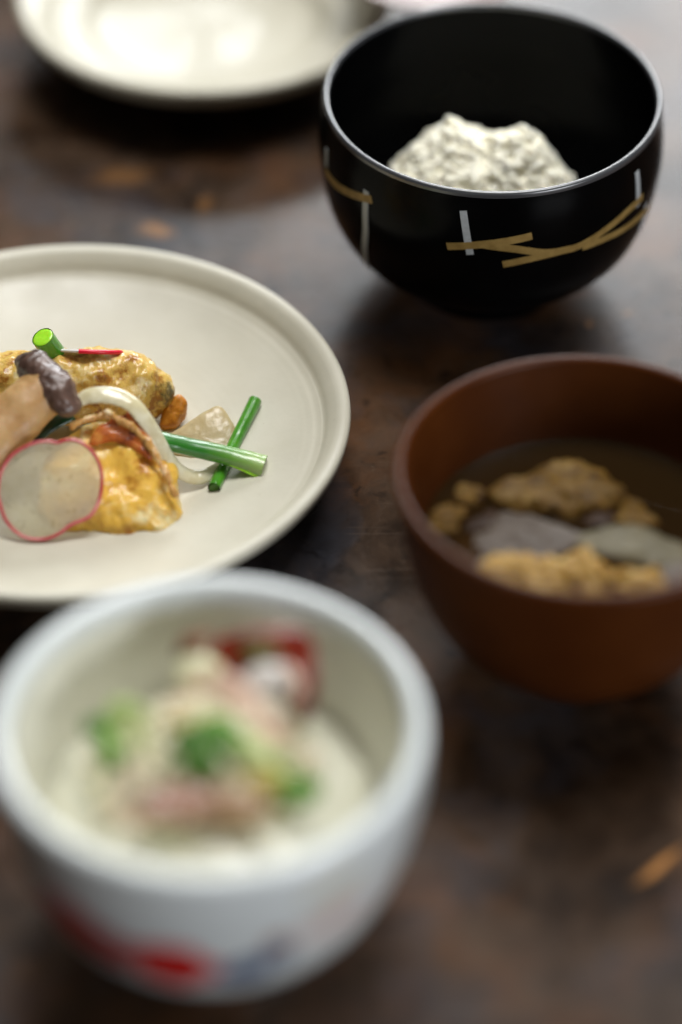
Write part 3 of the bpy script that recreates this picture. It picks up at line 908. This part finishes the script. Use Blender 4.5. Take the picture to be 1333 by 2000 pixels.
tube('crust_edge', [(5, -19, 34.5), (10, -16.5, 35.6), (14, -16.2, 36), (17, -16.4, 37.4), (20.5, -18.0, 36.5), (24.5, -19.6, 34.8), (29, -22, 31.5), (33, -26.5, 27.5), (36.5, -31.5, 23.5), (39, -36, 19)], [0.8 + 0.8 * rnd.random() for _ in range(34)], CRUST, low, seg=28, per=22, nz=0.9, freq=330, round_end=True)

# mushroom
mush = thing('mushroom', 'cooked mushroom with tan stem and wrinkled dark cap leaning on the fish', 'mushroom', (PX, PY, 0))
tube('stem', [(-36, -36, 21), (-24, -25.5, 29), (-12, -14, 36.5), (-4, -6, 40.5)], [10.5, 10.2, 9.6, 8.6], STEM, mush, seg=48, per=14, flat=0.85, nz=0.6, freq=120)
tube('cap', [(-11.5, 4, 43.5), (-9, 1, 44.5), (-4, -5, 44), (0.5, -10.5, 42.5), (4, -15, 39.5)], [4.2, 6.4, 5.8, 6.6, 4.6], CAP, mush, seg=64, per=24, flat=0.75, nz=1.2, freq=110, round_end=True, seed=9)
onplate(tube('leek_leaf', [(-32, -37, 17), (-19, -28.5, 25), (-6, -15, 29), (4, -9, 31)], [3.0, 3.2, 3.2, 2.6], DGREEN, None, seg=20, flat=0.5, nz=0.3),
        'dark green leek strip tucked below the mushroom stem', 'leek')


def disc(name, label, origin, u, v, ra, rb, th, mat, rind, seed, rw=0.9, nz=0.25, outline=None, arc=None):
    t = thing(name, label, 'radish', (PX, PY, 0))
    out = [(ra * math.cos(a) * (1 + .03 * noise.noise((math.cos(a), math.sin(a), seed))), rb * math.sin(a)) for a in np.linspace(0, 2 * math.pi, 28, endpoint=False)]
    if outline:
        out = [(x * 0.93, y * 0.93) for x, y in outline]
    pebble('flesh', out, th, mat, origin, u, v, t, nz, 90, 96, 14, 0.18, 0.0, seed, smooth_n=6)
    B = basis(u, v)
    pts = [Vector(origin) + B @ Vector((x, y, 0)) for x, y in out]
    pts.append(pts[0])
    if arc:
        pts = pts[arc[0]:arc[1]]
    w = B @ Vector((0, 0, 1))
    tube('rind', [tuple(p) for p in pts], [rw], rind, t, seg=12, per=4, flat=th * 0.62 / rw, up=tuple(w), cap=False)
    return t


disc('radish_slice', 'large translucent radish slice with a thin pink rim leaning at the front left', (-0.3, -38.8, 23.6), (1, 0.02, -0.02), (0.0, 0.66, 0.75), 1, 1, 1.2, RADISH, RIND, 1.0, 0.6,
     outline=[(-20, -2), (-18.8, 6), (-14.5, 12.5), (-8, 16.2), (-2.5, 17.2), (1.0, 16.7), (4.5, 17.7), (8.5, 17.2), (13, 14), (16.2, 8.5), (16.9, 2), (15.6, -4.5), (12.5, -9.5), (6.0, -12.5), (1.5, -15.8), (-4, -17.6), (-11, -16.6), (-17, -11)])
disc('radish_slice', 'thin white radish slice with bright red rim lying on top of the far fish', (7.5, 23.0, 33.4), (1, 0, -0.04), (0.0, 0.80, -0.60), 11.5, 9.0, 1.3, RADISH_W, RIND_HOT, 3.0, 1.0, arc=(20, 28))

# scallions
sc = thing('scallion_piece', 'short fat scallion piece standing on the far fish with its lime cut end showing', 'scallion', (PX, PY, 0))
a0, a1 = Vector((-7.2, 19.0, 42.5)), Vector((-2.6, 21.4, 31.0))
ax = (a1 - a0).normalized()
tube('tube_wall', [tuple(a0), tuple(a0 + (a1 - a0) * .5), tuple(a1)], [3.9, 3.9, 3.9], GREEN, sc, seg=40, per=8, cap=False, up=(1, 0, 0))
sd = ax.cross(Vector((1, 0, 0))).normalized()
pebble('cut_face', circ(3.75, 3.75, 16), 0.9, LIME, tuple(a0 + ax * 0.35), tuple(sd), tuple(ax.cross(sd)), sc, 0.12, 300, 40, 10, 0.2)
lg = thing('scallion_piece', 'long scallion with a white sheen and flared pale end pointing right', 'scallion', (PX, PY, 0))
tube('stalk', [(24, -15, 27), (33, -15.0, 25.2), (44, -14.2, 21.3), (55.2, -14.0, 17.8), (63, -14.8, 15.6), (68.2, -15.9, 14.4)], [3.3, 3.4, 3.5, 3.7, 4.1, 4.5], GREEN2, lg, seg=36, per=12, flat=0.8, nz=0.15, freq=160, cap=False)
tube('split_end', [(57, -16.6, 16.4), (62.5, -17.6, 14.6), (67.2, -18.6, 12.9)], [1.2, 1.7, 2.1], LIME, lg, seg=20, per=10, flat=0.5, nz=0.1, round_end=True)
pebble('cut_face', circ(4.0, 3.1, 14), 0.6, HERB_L, (67.4, -15.2, 14.75), (0.1, 1, 0), (0.2, 0, 1), lg, 0.1, 300, 32, 10, 0.2)
th_ = thing('scallion_piece', 'thin dark green scallion stick lying on the plate under the long scallion', 'scallion', (PX, PY, 0))
tube('stalk', [(64.6, 18.6, 15.2), (61.0, 8, 13.6), (56.6, -5, 11.9), (51.6, -24.8, 12.4)], [2.35, 2.3, 2.25, 2.2], GREEN, th_, seg=28, per=12, nz=0.1, cap=False)
pebble('cut_face', circ(1.9, 1.9, 12), 0.6, HERB_D, (64.5, 18.2, 15.2), (0, 0, 1), (1, -.4, 0), th_, 0.05, 300, 24, 8, 0.2)
pebble('cut_face', circ(1.9, 1.9, 12), 0.6, HERB_D, (51.7, -24.5, 12.4), (0, 0, 1), (1, .2, 0), th_, 0.05, 300, 24, 8, 0.2)

# onions
onplate(tube('onion_strip', [(6, -12.5, 39.2), (11, -11.0, 41), (18.2, -11.2, 41.2), (24.5, -13.2, 39.2), (29.5, -16.6, 34.5), (33.8, -19.2, 27), (37.2, -20.4, 20), (41.5, -20.8, 15.2), (47.5, -19.6, 13.0), (54.0, -13.5, 13.2)], [1.9, 3.1, 3.4, 3.3, 3.1, 2.9, 2.9, 2.8, 2.6, 1.7], ONION, None, seg=28, per=12, flat=0.36, up=(0.3, -0.3, 0.85), nz=0.2, freq=150, round_end=True),
        'pale soft onion strip curving over the near fish slab and down to the plate', 'onion')
onplate(pebble('onion_petal', [(-22, -6), (-12, 0), (-2, 7.5), (2.5, 9), (7, 3), (9, -6), (8, -11), (-2, -10), (-12, -9)], 3.0, PETAL, (50, 3.5, 14.6), (1, -0.1, 0.05), (0, 0.85, 0.4), None, 0.45, 110, 90, 28, 0.4, 0.012, 7.0),
        'glazed translucent onion petal lying flat beside the fish', 'onion')
